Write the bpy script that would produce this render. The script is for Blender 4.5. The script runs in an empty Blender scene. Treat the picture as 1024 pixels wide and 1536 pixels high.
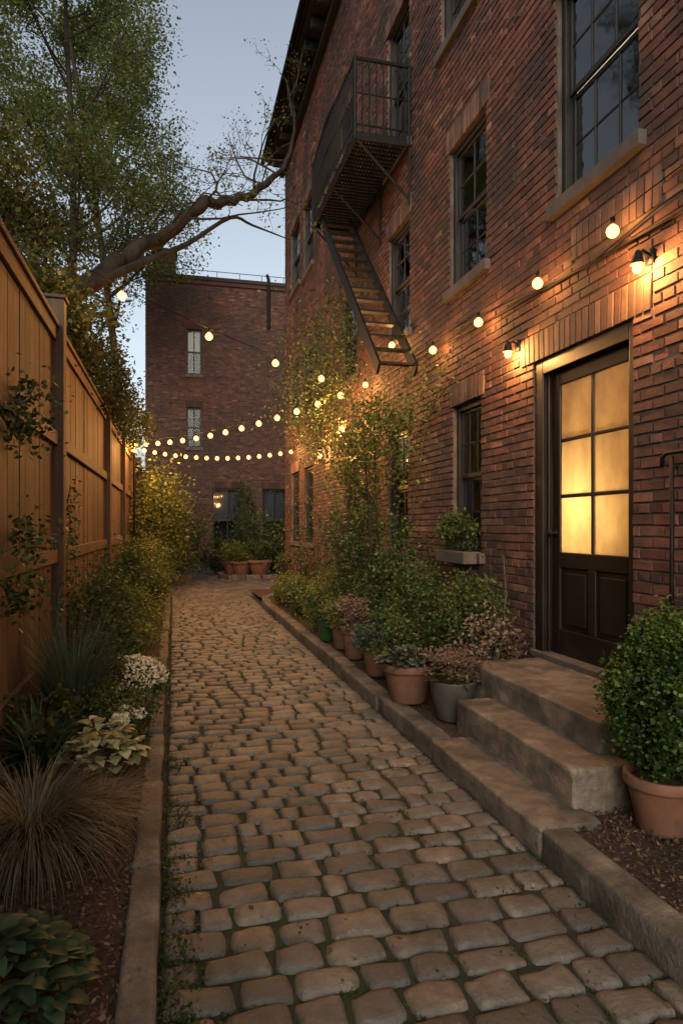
import bpy, math, random
import numpy as np
from mathutils import Vector
R=np.random.default_rng(11); random.seed(11)
sc=bpy.context.scene
COL=sc.collection
# ------------------------------------------------------------------ materials
def newmat(name):
    m=bpy.data.materials.new(name); m.use_nodes=True
    nt=m.node_tree; b=nt.nodes['Principled BSDF']; return m,nt,b
def ramp(nt,stops):
    r=nt.nodes.new('ShaderNodeValToRGB'); e=r.color_ramp.elements
    while len(e)<len(stops): e.new(.5)
    for i,(p,c) in enumerate(stops):
        e[i].position=p; e[i].color=(*c,1)
    return r
def noise(nt,scale,detail=5,vec=None,rough=.6):
    n=nt.nodes.new('ShaderNodeTexNoise'); n.inputs['Scale'].default_value=scale
    n.inputs['Detail'].default_value=detail; n.inputs['Roughness'].default_value=rough
    if vec: nt.links.new(vec,n.inputs['Vector'])
    return n
def mixc(nt,a,b,f,mode='MIX'):
    x=nt.nodes.new('ShaderNodeMix'); x.data_type='RGBA'; x.blend_type=mode
    for sock,v in ((x.inputs[6],a),(x.inputs[7],b),(x.inputs[0],f)):
        if hasattr(v,'links'): nt.links.new(v,sock)
        elif isinstance(v,(int,float)): sock.default_value=v
        else: sock.default_value=(*v,1)
    return x.outputs[2]
def mat(name,c1,c2,scale=4,rough=.8,bump=.3,bscale=60,bdist=.01,stops=None,metal=0,stain=None,stscale=.7,stretch=None,spec=.4,strange=(.42,.68)):
    """noise-mixed colour, optional per-piece tint ramp, bump"""
    m,nt,b=newmat(name)
    tc=nt.nodes.new('ShaderNodeTexCoord'); vec=tc.outputs['Object']
    if stretch:
        mp=nt.nodes.new('ShaderNodeMapping'); mp.inputs['Scale'].default_value=stretch
        nt.links.new(vec,mp.inputs['Vector']); vec=mp.outputs['Vector']
    n=noise(nt,scale,5,vec)
    r=ramp(nt,[(.3,c1),(.7,c2)]); nt.links.new(n.outputs['Fac'],r.inputs[0]); col=r.outputs[0]
    if stops:
        at=nt.nodes.new('ShaderNodeAttribute'); at.attribute_name='tint'
        r2=ramp(nt,stops); nt.links.new(at.outputs['Fac'],r2.inputs[0])
        col=mixc(nt,r2.outputs[0],col,.75,'MULTIPLY')
    if stain:
        n3=noise(nt,stscale,5,tc.outputs['Object'],.7)
        r3=ramp(nt,[(strange[0],(0,0,0)),(strange[1],(1,1,1))]); nt.links.new(n3.outputs['Fac'],r3.inputs[0])
        col=mixc(nt,col,stain,r3.outputs[0])
    nt.links.new(col,b.inputs['Base Color'])
    b.inputs['Roughness'].default_value=rough; b.inputs['Metallic'].default_value=metal
    b.inputs['Specular IOR Level'].default_value=spec
    if bump:
        n2=noise(nt,bscale,5,vec,.65); bp=nt.nodes.new('ShaderNodeBump')
        bp.inputs['Strength'].default_value=bump; bp.inputs['Distance'].default_value=bdist
        nt.links.new(n2.outputs['Fac'],bp.inputs['Height']); nt.links.new(bp.outputs['Normal'],b.inputs['Normal'])
    return m
W=(1,1,1)
BST=[(0,(.042,.022,.019)),(.18,(.085,.034,.026)),(.5,(.158,.056,.039)),(.8,(.21,.082,.053)),(1,(.29,.155,.10))]
M_brick=mat('brick',(.38,.35,.35),W,9,.8,.8,70,.008,stops=BST,stain=(.034,.021,.018),stscale=.9,strange=(.4,.62))
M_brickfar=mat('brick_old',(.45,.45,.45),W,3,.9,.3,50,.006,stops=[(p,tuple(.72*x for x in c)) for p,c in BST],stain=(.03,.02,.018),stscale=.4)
M_bricktan=mat('brick_arch',(.5,.46,.46),W,9,.85,.7,70,.007,stops=[(0,(.055,.03,.023)),(.6,(.125,.063,.041)),(1,(.21,.12,.075))],stain=(.04,.025,.02),stscale=2)
M_mortar=mat('mortar',(.05,.038,.031),(.12,.092,.074),6,.95,.5,90,.006)
M_cob=mat('cobble_stone',(.42,.41,.40),W,16,.58,1,45,.011,stops=[(0,(.068,.061,.055)),(.35,(.12,.107,.093)),(.7,(.182,.160,.134)),(.9,(.195,.152,.115)),(1,(.25,.185,.135))],stain=(.055,.05,.042),stscale=2.3,spec=.45,strange=(.4,.65))
M_kerb=mat('kerb_stone',(.07,.06,.05),(.185,.155,.122),8,.75,1,45,.012,stain=(.045,.04,.032),stscale=3.5,strange=(.38,.62))
M_step=mat('step_sandstone',(.085,.068,.053),(.225,.175,.132),7,.7,1,50,.011,stain=(.06,.048,.037),stscale=2.8,strange=(.4,.62))
M_sill=mat('sill_stone',(.05,.04,.033),(.105,.082,.067),5,.8,.5,50,.006)
M_mulch=mat('mulch',(.03,.017,.011),(.085,.045,.026),30,.95,1,60,.03)
M_chip=mat('mulch_chip',(.5,.5,.5),W,20,.9,0,stops=[(0,(.028,.016,.01)),(.6,(.08,.042,.024)),(1,(.17,.095,.05))])
M_soil=mat('ground_soil',(.03,.035,.015),(.075,.06,.035),2,.95,.6,20,.03)
M_fence=mat('fence_wood',(.28,.26,.25),W,3,.7,.8,10,.01,stops=[(0,(.08,.044,.027)),(.5,(.135,.074,.043)),(1,(.20,.115,.069))],stretch=(9,9,.4),stain=(.045,.027,.018),stscale=.9)
M_post=mat('fence_post_wood',(.035,.021,.014),(.08,.046,.028),3,.75,.5,10,.006,stretch=(6,6,.5))
M_dark=mat('painted_frame',(.010,.009,.008),(.019,.016,.014),6,.45,.15,40,.003,spec=.3)
M_door=mat('door_paint',(.007,.005,.004),(.015,.010,.008),6,.42,.15,40,.003,spec=.3)
M_iron=mat('iron',(.004,.004,.004),(.010,.008,.007),12,.6,.3,60,.003,metal=0,spec=.15)
M_wire=mat('black_cable',(.003,.003,.003),(.005,.005,.005),12,.8,0,spec=.1)
M_bark=mat('bark',(.012,.010,.008),(.042,.031,.024),8,.9,1,25,.03,stretch=(1,1,.35),spec=.15)
M_stem=mat('stem',(.04,.04,.02),(.08,.068,.04),10,.8,0)
M_terra=mat('terracotta',(.10,.042,.024),(.195,.083,.048),6,.75,.3,60,.004,stain=(.08,.05,.036),stscale=5)
M_greypot=mat('grey_pot_clay',(.026,.023,.021),(.06,.052,.045),7,.7,.4,60,.004)
M_greenpot=mat('green_glaze',(.015,.045,.016),(.028,.07,.024),4,.35,.1,30,.003)
M_room=mat('room_plaster',(.5,.36,.2),(.62,.45,.26),2,.9,0)
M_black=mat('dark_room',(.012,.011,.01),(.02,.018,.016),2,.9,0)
def curtmat(name,a,b_):
    m=mat(name,a,b_,3,.9,.5,6,.03,stretch=(1,14,.3)); nt=m.node_tree; b=nt.nodes['Principled BSDF']
    t=nt.nodes.new('ShaderNodeBsdfTranslucent'); t.inputs[0].default_value=(*b_,1)
    ms=nt.nodes.new('ShaderNodeMixShader'); ms.inputs[0].default_value=.45
    nt.links.new(b.outputs[0],ms.inputs[1]); nt.links.new(t.outputs[0],ms.inputs[2]); nt.links.new(ms.outputs[0],nt.nodes['Material Output'].inputs['Surface']); return m
M_curt=curtmat('curtain',(.42,.40,.35),(.66,.63,.56)); M_curtd=curtmat('curtain_dim',(.10,.11,.12),(.18,.20,.22))
M_roof=mat('roof_tar',(.03,.03,.03),(.05,.048,.045),3,.9,.3,30,.01)
def joint_mat():
    m=mat('joint_soil_moss',(.014,.011,.008),(.036,.027,.02),20,.95,.9,80,.015)
    nt=m.node_tree; b=nt.nodes['Principled BSDF']; old=b.inputs['Base Color'].links[0].from_socket
    n=noise(nt,1.6,6); r=ramp(nt,[(.46,(0,0,0)),(.58,W)]); nt.links.new(n.outputs['Fac'],r.inputs[0])
    nt.links.new(mixc(nt,old,(.024,.036,.009),r.outputs[0]),b.inputs['Base Color']); return m
M_joint=joint_mat()
def leafmat(name,dark,mid,light,trans=.35,rough=.5):
    m,nt,b=newmat(name)
    at=nt.nodes.new('ShaderNodeAttribute'); at.attribute_name='tint'
    r=ramp(nt,[(0,dark),(.5,mid),(1,light)]); nt.links.new(at.outputs['Fac'],r.inputs[0])
    nt.links.new(r.outputs[0],b.inputs['Base Color']); b.inputs['Roughness'].default_value=rough
    b.inputs['Specular IOR Level'].default_value=.3
    t=nt.nodes.new('ShaderNodeBsdfTranslucent'); nt.links.new(r.outputs[0],t.inputs['Color'])
    ms=nt.nodes.new('ShaderNodeMixShader'); ms.inputs[0].default_value=trans
    nt.links.new(b.outputs[0],ms.inputs[1]); nt.links.new(t.outputs[0],ms.inputs[2])
    nt.links.new(ms.outputs[0],nt.nodes['Material Output'].inputs['Surface']); return m
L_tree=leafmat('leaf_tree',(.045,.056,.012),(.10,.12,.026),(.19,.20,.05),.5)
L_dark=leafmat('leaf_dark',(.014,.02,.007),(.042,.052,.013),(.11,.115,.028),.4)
L_shrub=leafmat('leaf_shrub',(.013,.024,.007),(.042,.066,.018),(.115,.145,.04))
L_yel=leafmat('leaf_yellowgreen',(.038,.05,.011),(.10,.12,.024),(.20,.21,.048))
L_box=leafmat('leaf_boxwood',(.008,.020,.005),(.035,.07,.012),(.13,.175,.03))
L_blue=leafmat('leaf_bluegreen',(.025,.042,.028),(.05,.076,.05),(.10,.135,.09))
L_straw=leafmat('blade_straw',(.045,.04,.022),(.11,.094,.056),(.24,.20,.125))
L_hosta=leafmat('leaf_hosta',(.014,.032,.016),(.028,.058,.028),(.055,.09,.042))
L_pale=leafmat('leaf_variegated',(.10,.14,.05),(.36,.36,.20),(.6,.58,.40))
L_white=leafmat('petal_white',(.5,.48,.36),(.7,.67,.52),(.8,.78,.64))
L_rust=leafmat('leaf_rust',(.05,.034,.022),(.14,.09,.065),(.30,.20,.155))
L_moss=leafmat('moss',(.016,.026,.007),(.034,.05,.012),(.065,.085,.022))
def bulbmat():
    # clear amber glass globe: see-through shell with a warm glow; the lamp itself sits inside
    m,nt,b=newmat('bulb_glass')
    tr=nt.nodes.new('ShaderNodeBsdfTransparent'); tr.inputs[0].default_value=(1,.9,.75,1)
    em=nt.nodes.new('ShaderNodeEmission'); em.inputs[0].default_value=(1,.46,.12,1); em.inputs[1].default_value=10
    ms=nt.nodes.new('ShaderNodeMixShader'); ms.inputs[0].default_value=.4
    nt.links.new(tr.outputs[0],ms.inputs[1]); nt.links.new(em.outputs[0],ms.inputs[2])
    nt.links.new(ms.outputs[0],nt.nodes['Material Output'].inputs['Surface']); m.cycles.emission_sampling='NONE'; return m
M_bulb=bulbmat()
def glass_mat(name,ior):
    m,nt,b=newmat(name)
    tr=nt.nodes.new('ShaderNodeBsdfTransparent'); tr.inputs[0].default_value=(.85,.87,.88,1)
    gl=nt.nodes.new('ShaderNodeBsdfGlossy'); gl.inputs['Roughness'].default_value=.04
    n=noise(nt,2.5,2); bp=nt.nodes.new('ShaderNodeBump'); bp.inputs['Strength'].default_value=.15; bp.inputs['Distance'].default_value=.02
    nt.links.new(n.outputs['Fac'],bp.inputs['Height']); nt.links.new(bp.outputs[0],gl.inputs['Normal'])
    f=nt.nodes.new('ShaderNodeFresnel'); f.inputs[0].default_value=ior
    ms=nt.nodes.new('ShaderNodeMixShader'); nt.links.new(f.outputs[0],ms.inputs[0])
    nt.links.new(tr.outputs[0],ms.inputs[1]); nt.links.new(gl.outputs[0],ms.inputs[2])
    nt.links.new(ms.outputs[0],nt.nodes['Material Output'].inputs['Surface']); return m
M_glass=glass_mat('window_glass',2.0); M_glassfar=glass_mat('window_glass_thin',1.4)
def frosted():
    m,nt,b=newmat('frosted_glass'); b.inputs['Base Color'].default_value=(.4,.34,.25,1); b.inputs['Roughness'].default_value=.2
    t=nt.nodes.new('ShaderNodeBsdfTranslucent')
    n=noise(nt,3,4); r=ramp(nt,[(.3,(.55,.45,.32)),(.7,(.95,.86,.66))]); nt.links.new(n.outputs['Fac'],r.inputs[0]); nt.links.new(r.outputs[0],t.inputs[0])
    ms=nt.nodes.new('ShaderNodeMixShader'); ms.inputs[0].default_value=.8
    nt.links.new(b.outputs[0],ms.inputs[1]); nt.links.new(t.outputs[0],ms.inputs[2])
    nt.links.new(ms.outputs[0],nt.nodes['Material Output'].inputs['Surface']); return m
M_frost=frosted()
# ------------------------------------------------------------------ mesh helpers
def empty(name,loc=(0,0,0)):
    e=bpy.data.objects.new(name,None); e.location=loc; e.empty_display_size=.2; COL.objects.link(e); return e
def place(name,me,V,parent):
    lo=V.min(0); hi=V.max(0); c=np.array([(lo[0]+hi[0])/2,(lo[1]+hi[1])/2,lo[2]])
    me.vertices.foreach_set('co',(V-c).astype(np.float32).ravel()); me.update()
    o=bpy.data.objects.new(name,me); COL.objects.link(o); c=Vector(c.tolist())
    if parent: o.parent=parent; o.location=c-parent.location
    else: o.location=c
    return o
def npmesh(name,V,Q,mats,mi=None,tint=None,smooth=False,parent=None):
    V=np.asarray(V,float); Q=np.asarray(Q,np.int32)
    me=bpy.data.meshes.new(name); n=len(V); m=len(Q)
    me.vertices.add(n); me.loops.add(4*m); me.polygons.add(m)
    me.vertices.foreach_set('co',V.astype(np.float32).ravel())
    me.loops.foreach_set('vertex_index',Q.ravel())
    me.polygons.foreach_set('loop_start',np.arange(m,dtype=np.int32)*4)
    for x in (mats if isinstance(mats,list) else [mats]): me.materials.append(x)
    if mi is not None: me.polygons.foreach_set('material_index',np.asarray(mi,np.int32))
    me.polygons.foreach_set('use_smooth',np.full(m,smooth))
    me.update(calc_edges=True)
    if tint is not None:
        a=me.attributes.new('tint','FLOAT','POINT'); a.data.foreach_set('value',np.asarray(tint,np.float32))
    return place(name,me,V,parent)
class P:
    def __init__(s): s.v=[];s.f=[];s.m=[];s.mats=[];s.t=[]
    def mi(s,m):
        if m not in s.mats: s.mats.append(m)
        return s.mats.index(m)
    def add(s,vs,fs,m,t=.5):
        b=len(s.v); s.v+= [tuple(v) for v in vs]; s.f+=[tuple(i+b for i in f) for f in fs]; s.m+=[s.mi(m)]*len(fs); s.t+=[t]*len(vs)
    def box(s,x0,x1,y0,y1,z0,z1,m,t=.5):
        s.add([(x,y,z) for x in (x0,x1) for y in (y0,y1) for z in (z0,z1)],
          [(0,1,3,2),(4,6,7,5),(0,4,5,1),(2,3,7,6),(0,2,6,4),(1,5,7,3)],m,t)
    def obox(s,c,ax,ay,az,m,t=.5):
        c,ax,ay,az=map(lambda q:np.array(q,float),(c,ax,ay,az))
        s.add([c+i*ax+j*ay+k*az for i in (-1,1) for j in (-1,1) for k in (-1,1)],
          [(0,1,3,2),(4,6,7,5),(0,4,5,1),(2,3,7,6),(0,2,6,4),(1,5,7,3)],m,t)
    def tube(s,pts,rad,m,n=6,t=.5,cap=True):
        pts=[Vector(p) for p in pts]; k=len(pts)
        if not hasattr(rad,'__len__'): rad=[rad]*k
        vs=[]; u=None
        for i,p in enumerate(pts):
            d=(pts[min(i+1,k-1)]-pts[max(i-1,0)]).normalized()
            if u is None: u=d.orthogonal().normalized()
            u=(u-d*u.dot(d)); u=u.normalized() if u.length>1e-6 else d.orthogonal().normalized()
            w=d.cross(u)
            for j in range(n):
                a=2*math.pi*j/n; vs.append(p+(u*math.cos(a)+w*math.sin(a))*rad[i])
        fs=[(i*n+j,i*n+(j+1)%n,(i+1)*n+(j+1)%n,(i+1)*n+j) for i in range(k-1) for j in range(n)]
        if cap: fs+= [tuple(range(n))[::-1],tuple(range((k-1)*n,k*n))]
        s.add(vs,fs,m,t)
    def lathe(s,c,prof,m,n=28,t=.5):
        vs=[(c[0]+r*math.cos(2*math.pi*j/n),c[1]+r*math.sin(2*math.pi*j/n),c[2]+z) for r,z in prof for j in range(n)]
        fs=[(i*n+j,i*n+(j+1)%n,(i+1)*n+(j+1)%n,(i+1)*n+j) for i in range(len(prof)-1) for j in range(n)]
        s.add(vs,fs,m,t)
    def make(s,name,parent=None,bevel=0,smooth=False,seg=2):
        me=bpy.data.meshes.new(name); me.from_pydata(s.v,[],s.f)
        for x in s.mats: me.materials.append(x)
        me.polygons.foreach_set('material_index',np.array(s.m,np.int32))
        me.polygons.foreach_set('use_smooth',np.full(len(s.f),smooth))
        a=me.attributes.new('tint','FLOAT','POINT'); a.data.foreach_set('value',np.array(s.t,np.float32))
        o=place(name,me,np.array(s.v,float),parent)
        if bevel:
            b=o.modifiers.new('bevel','BEVEL'); b.width=bevel; b.segments=seg; b.limit_method='ANGLE'
        return o
# ------------------------------------------------------------------ foliage helpers
def unit(a): return a/np.maximum(np.linalg.norm(a,axis=-1,keepdims=True),1e-9)
def leaves_geo(C,size,up=.3,asp=.32):
    n=len(C); d=R.normal(size=(n,3)); d[:,2]*=.6; d[:,2]-=.1
    d=unit(d); s=np.cross(d,unit(R.normal(size=(n,3))+np.array([0,0,up*3]))); s=unit(s)
    L=(size*R.uniform(.6,1.3,n))[:,None]
    V=np.stack([C,C+d*L*.45+s*L*asp,C+d*L,C+d*L*.45-s*L*asp],1).reshape(-1,3)
    Q=np.arange(4*n).reshape(n,4); return V,Q
def leaves(name,C,size,m,tint=None,parent=None,**k):
    C=np.asarray(C,float)
    if tint is None: tint=R.uniform(0,1,len(C))
    V,Q=leaves_geo(C,size,**k)
    return npmesh(name,V,Q,m,tint=np.repeat(np.clip(tint,0,1),4),parent=parent)
def clumpy(c,r,n,nsub=None,sub=.22,shell=.55):
    """points in ellipsoid, gathered in sub clumps -> pts,tint"""
    c=np.array(c,float); r=np.array(r,float); nsub=nsub or max(8,n//90)
    d=unit(R.normal(size=(nsub,3))); rad=R.uniform(shell,1,nsub)**.6
    cc=d*rad[:,None]; ct=R.uniform(.1,.9,nsub)
    i=R.integers(0,nsub,n); p=cc[i]+R.normal(size=(n,3))*sub*R.uniform(.5,1.3,nsub)[i][:,None]
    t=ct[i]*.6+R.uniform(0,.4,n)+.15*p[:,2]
    return c+p*r,t
def bush(name,c,r,n,size,m,stems=6,parent=None,sub=.22,asp=.32,shell=.55):
    """shrub with stems"""
    e=empty(name,c) if parent is None else parent
    cc=(c[0],c[1],c[2]+r[2]); p,t=clumpy(cc,r,n,sub=sub,shell=shell)
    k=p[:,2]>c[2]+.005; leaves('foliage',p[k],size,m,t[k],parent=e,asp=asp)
    if stems:
        q=P()
        for i in range(stems):
            a=random.uniform(0,6.28); w=random.uniform(.2,.8)
            tip=(c[0]+math.cos(a)*r[0]*w,c[1]+math.sin(a)*r[1]*w,c[2]+r[2]*random.uniform(1.1,1.8))
            mid=(c[0]+math.cos(a)*r[0]*w*.35,c[1]+math.sin(a)*r[1]*w*.35,c[2]+r[2]*.7)
            q.tube([c,mid,tip],[.011,.008,.003],M_stem,5)
        q.make('stems',e,smooth=True)
    return e
def blades_geo(B,az,L,Wd,elev,droop,prof,S=6,fold=.25):
    """B (n,3) bases; curved strips"""
    n=len(B); V=np.zeros((n,S+1,3,3)); h=np.stack([np.cos(az),np.sin(az),0*az],1); side=np.stack([-np.sin(az),np.cos(az),0*az],1)
    pos=B.copy(); e=elev.copy()
    for k in range(S+1):
        w=(Wd*prof[k])[:,None]; up=np.array([0,0,1.])
        nrm=(-np.sin(e))[:,None]*h+np.cos(e)[:,None]*up
        V[:,k,0]=pos-side*w+nrm*w*fold; V[:,k,1]=pos; V[:,k,2]=pos+side*w+nrm*w*fold
        pos=pos+((np.cos(e))[:,None]*h+np.sin(e)[:,None]*up)*(L/S)[:,None]; e=e-droop/S
    Q=[]
    base=np.arange(n)*(S+1)*3
    for k in range(S):
        for j in range(2):
            a=base+k*3+j; Q.append(np.stack([a,a+1,a+4,a+3],1))
    return V.reshape(-1,3),np.concatenate(Q)
def blades(name,B,az,L,Wd,elev,droop,prof,m,tint=None,parent=None,S=6,fold=.25):
    V,Q=blades_geo(B,az,L,Wd,elev,droop,prof,S,fold); n=len(B)
    if tint is None: tint=R.uniform(0,1,n)
    return npmesh(name,V,Q,m,tint=np.repeat(tint,(S+1)*3),smooth=True,parent=parent)
GR=[1,.95,.85,.7,.5,.3,.03]
def tuft(name,c,n,L,w,m,spread=.06,elev=(.9,1.5),droop=(.8,2.2),parent=None):
    az=R.uniform(0,6.283,n); r=R.uniform(0,spread,n)
    B=np.array(c)+np.stack([np.cos(az)*r,np.sin(az)*r,0*r],1)
    return blades(name,B,az+R.normal(0,.3,n),L*R.uniform(.55,1.1,n),w*R.uniform(.7,1.2,n),R.uniform(*elev,n),R.uniform(*droop,n),GR,m,parent=parent)
HP=[.12,.6,1,1,.8,.45,.02]
def hosta(name,c,n,rad,L,w,m,z=.12,parent=None):
    az=R.uniform(0,6.283,n); r=rad*np.sqrt(R.uniform(0,1,n))
    B=np.array(c)+np.stack([np.cos(az)*r,np.sin(az)*r,z*(1.3-r/rad)*R.uniform(.5,1.2,n)],1)
    return blades(name,B,az+R.normal(0,.6,n),L*R.uniform(.7,1.2,n),w*R.uniform(.7,1.15,n),R.uniform(.1,.8,n),R.uniform(.5,1.4,n),HP,m,parent=parent,fold=.18)
def grow(p,d,L,r,lev,maxl,out,tips,up=.1,wig=.18,nch=4,spread=.9,ratio=.62,start=.3,steps=6):
    p=Vector(p); d=Vector(d).normalized(); pts=[p.copy()]; rad=[r]
    for i in range(steps):
        d=(d+Vector((random.gauss(0,wig),random.gauss(0,wig),random.gauss(0,wig)+up))).normalized()
        p=p+d*(L/steps); pts.append(p.copy()); rad.append(r*(1-.75*(i+1)/steps))
        if lev>=maxl-1: tips.append((p.copy(),lev))
    out.append((pts,rad,lev))
    if lev<maxl:
        for k in range(nch):
            f=start+(1-start)*(k+random.random()*.8)/nch; idx=min(int(f*steps),steps-1); q=pts[idx].lerp(pts[idx+1],f*steps-idx)
            dd=(pts[idx+1]-pts[idx]).normalized(); a=Vector((random.gauss(0,1),random.gauss(0,1),random.gauss(0,.5))).normalized()
            a=(a-dd*a.dot(dd)).normalized(); nd=(dd*math.cos(spread)+a*math.sin(spread))
            grow(q,nd,L*ratio*random.uniform(.7,1.1)*(1-.35*f),max(rad[idx]*.5,.006),lev+1,maxl,out,tips,up,wig,nch if lev else max(4,nch//2),spread,ratio if lev else .55,.25,steps)
def branches(name,out,parent,m=M_bark):
    q=P()
    for pts,rad,lev in out: q.tube(pts,rad,m,9 if lev==0 else (6 if lev==1 else 4),cap=False)
    return q.make(name,parent,smooth=True)
def tipleaves(name,tips,per,sig,size,m,parent,hang=0):
    T=np.array([tuple(t[0]) for t in tips]); ct=R.uniform(.1,.8,len(T))
    i=np.repeat(np.arange(len(T)),per); C=T[i]+R.normal(size=(len(i),3))*sig*np.array([1,1,.7]); C[:,2]-=hang*R.uniform(0,1,len(i))
    return leaves(name,C,size,m,ct[i]*.6+R.uniform(0,.4,len(i)),parent=parent)
# ------------------------------------------------------------------ camera / world
cam=bpy.data.cameras.new('camera'); co=bpy.data.objects.new('camera',cam); COL.objects.link(co); sc.camera=co
co.location=(0,0,1.55); co.rotation_euler=(math.pi/2,0,-math.atan(.252))
cam.sensor_fit='HORIZONTAL'; cam.sensor_width=24; cam.lens=24*1000/1024; cam.shift_y=22/1024; cam.clip_end=600; cam.clip_start=.05
w=bpy.data.worlds.new('World'); sc.world=w; w.use_nodes=True; nt=w.node_tree
sky=nt.nodes.new('ShaderNodeTexSky'); sky.sky_type='NISHITA'; sky.sun_disc=False
EL=math.radians(26); ROT=math.radians(-162)
sky.sun_elevation=EL; sky.sun_rotation=ROT; sky.air_density=1.0; sky.dust_density=4.0; sky.ozone_density=1.0
hs=nt.nodes.new('ShaderNodeHueSaturation'); hs.inputs['Saturation'].default_value=.55
nt.links.new(sky.outputs[0],hs.inputs['Color'])
skc=mixc(nt,hs.outputs[0],(1.0,1.0,.96),1.0,'MULTIPLY')
bg=nt.nodes['Background']; nt.links.new(skc,bg.inputs[0]); bg.inputs[1].default_value=.225
sl=bpy.data.lights.new('sun','SUN'); sl.energy=.12; sl.angle=math.radians(60); sl.color=(1,.86,.7)
so=bpy.data.objects.new('sun',sl); COL.objects.link(so)
sd=Vector((math.sin(ROT)*math.cos(EL),math.cos(ROT)*math.cos(EL),math.sin(EL)))
so.rotation_euler=sd.to_track_quat('Z','Y').to_euler(); so.location=(-5,-5,20)
sc.view_settings.view_transform='Standard'; sc.view_settings.look='None'; sc.view_settings.exposure=0
WARM=(1,.50,.17)
def lamp(name,loc,W_,parent=None,r=.03,c=WARM):
    l=bpy.data.lights.new(name,'POINT'); l.energy=W_; l.color=c; l.shadow_soft_size=r
    o=bpy.data.objects.new(name,l); COL.objects.link(o)
    if parent: o.parent=parent; o.location=Vector(loc)-parent.location
    else: o.location=loc
    return o
# ------------------------------------------------------------------ ground
def sheet(name,x0,x1,y0,y1,z,m,nx=1,ny=1,amp=0,parent=None):
    xs=np.linspace(x0,x1,nx+1); ys=np.linspace(y0,y1,ny+1); X,Y=np.meshgrid(xs,ys)
    Z=z+amp*(np.sin(X*5.1+Y*2.3)+np.sin(Y*4.7-X*3.1)+np.sin(X*11+1)*np.sin(Y*9))/2
    V=np.stack([X,Y,Z],-1).reshape(-1,3); a=(np.arange(ny)[:,None]*(nx+1)+np.arange(nx)).ravel()
    return npmesh(name,V,np.stack([a,a+1,a+nx+2,a+nx+1],1),m,smooth=True,parent=parent)
sheet('ground',-250,250,-250,250,-.03,M_soil)
sheet('mulch_bed',-1.1,-.12,-1,26,.055,M_mulch,20,300,.015)
sheet('mulch_bed',1.72,2.87,-1,15.5,.095,M_mulch,20,200,.012)
def cobbles():
    e=empty('cobblestone_path',(.8,8,0))
    g=np.array([-1,-.97,-.90,-.6,0,.6,.90,.97,1]); U,Vv=np.meshgrid(g,g); N=9
    q=(np.arange(N-1)[:,None]*N+np.arange(N-1)).ravel(); Q0=np.stack([q,q+1,q+N+1,q+N],1)
    Vs=[];Qs=[];T=[];y=-.6;k=0
    while y<27:
        d=R.uniform(.135,.168) ; X0,X1=(-.04,1.655) if y<15 else (-.1,3.4)
        x=X0+R.uniform(-.12,0) if k%2 else X0
        while x<X1:
            wd=R.uniform(.16,.26)
            if R.random()<.14: wd*=.65
            a=max(x,X0); b=min(x+wd,X1)
            if X1-b<.07: b=X1
            if b-a>.05:
                hx=(b-a)/2-.003-R.uniform(0,.005); hy=d/2-.003-R.uniform(0,.006); cx=(a+b)/2; cy=y+d/2+R.normal(0,.003)
                ph=R.uniform(0,6.28,6)
                c_=R.uniform(.03,.16,4)
                cr=np.where(U>0,np.where(Vv>0,c_[0],c_[1]),np.where(Vv>0,c_[2],c_[3]))
                rr=1-cr*np.abs(Vv)**4*np.abs(U)**3; r2=1-cr*np.abs(U)**4*np.abs(Vv)**3
                px=U*hx*rr*(1+.05*np.sin(Vv*2.4+ph[0])); py=Vv*hy*r2*(1+.08*np.sin(U*2.6+ph[1]))
                m_=np.maximum(np.abs(U),np.abs(Vv))
                z=.015-.034*m_**20-.003*(U**4+Vv**4)+.003*np.sin(U*3+ph[2])*np.sin(Vv*2.6+ph[3])+.0022*np.sin(U*6+ph[4])*np.sin(Vv*5+ph[5])
                z=z+U*R.normal(0,.0035)+Vv*R.normal(0,.003)+R.normal(0,.0035)
                th=R.normal(0,.025); wob=.02*math.sin(cx*2.2+y*.6)
                Vs.append(np.stack([cx+px*math.cos(th)-py*math.sin(th),cy+wob+px*math.sin(th)+py*math.cos(th),z],-1).reshape(-1,3))
                Qs.append(Q0+len(T)*81); T.append(R.beta(1.5,1.5))
            x=b if b<X1 else X1+1
        y+=d; k+=1
    V=np.concatenate(Vs); npmesh('stones',V,np.concatenate(Qs),M_cob,tint=np.repeat(T,81),smooth=True,parent=e)
    sheet('joints',-.13,3.6,-1,27.0,-.006,M_joint,1,1,0,e)
cobbles()
mc=[]
for i in range(1300):
    y=R.uniform(1.2,12)**1.0; side=R.random()
    x=(-.02+abs(R.normal(0,.06))) if side<.45 else ((1.645-abs(R.normal(0,.03))) if side<.58 else R.uniform(0,1.6))
    n=int(R.integers(8,30)); mc.append(np.array([x,y,-.004])+R.normal(size=(n,3))*np.array([.03,.03,.007]))
mc=np.concatenate(mc); mc[:,2]=np.abs(mc[:,2])*.8-.002
leaves('moss',mc,.014,L_moss,asp=.45)
wc=np.concatenate([np.array([x,y,.012])+R.normal(size=(260,3))*np.array([.03,.08,.012]) for x,y in ((.03,2.5),(.0,2.9),(.01,2.2),(.03,3.6),(.02,4.4),(.03,2.05),(.06,1.8))])
wc[:,2]=np.abs(wc[:,2]); leaves('ground_cover_weed',wc,.016,L_moss,asp=.42)
n=1800; B_=np.stack([-.045+np.abs(R.normal(0,.03,n)),R.uniform(1.5,9,n)+.0,0*np.ones(n)],1); B_[:,1]+=.15*np.sin(B_[:,1]*9)
blades('edge_grass',B_,R.uniform(0,6.28,n),R.uniform(.02,.06,n),R.uniform(.001,.002,n),R.uniform(.5,1.4,n),R.uniform(.3,1.8,n),[1,.8,.4,.05],L_moss,S=3)
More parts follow.
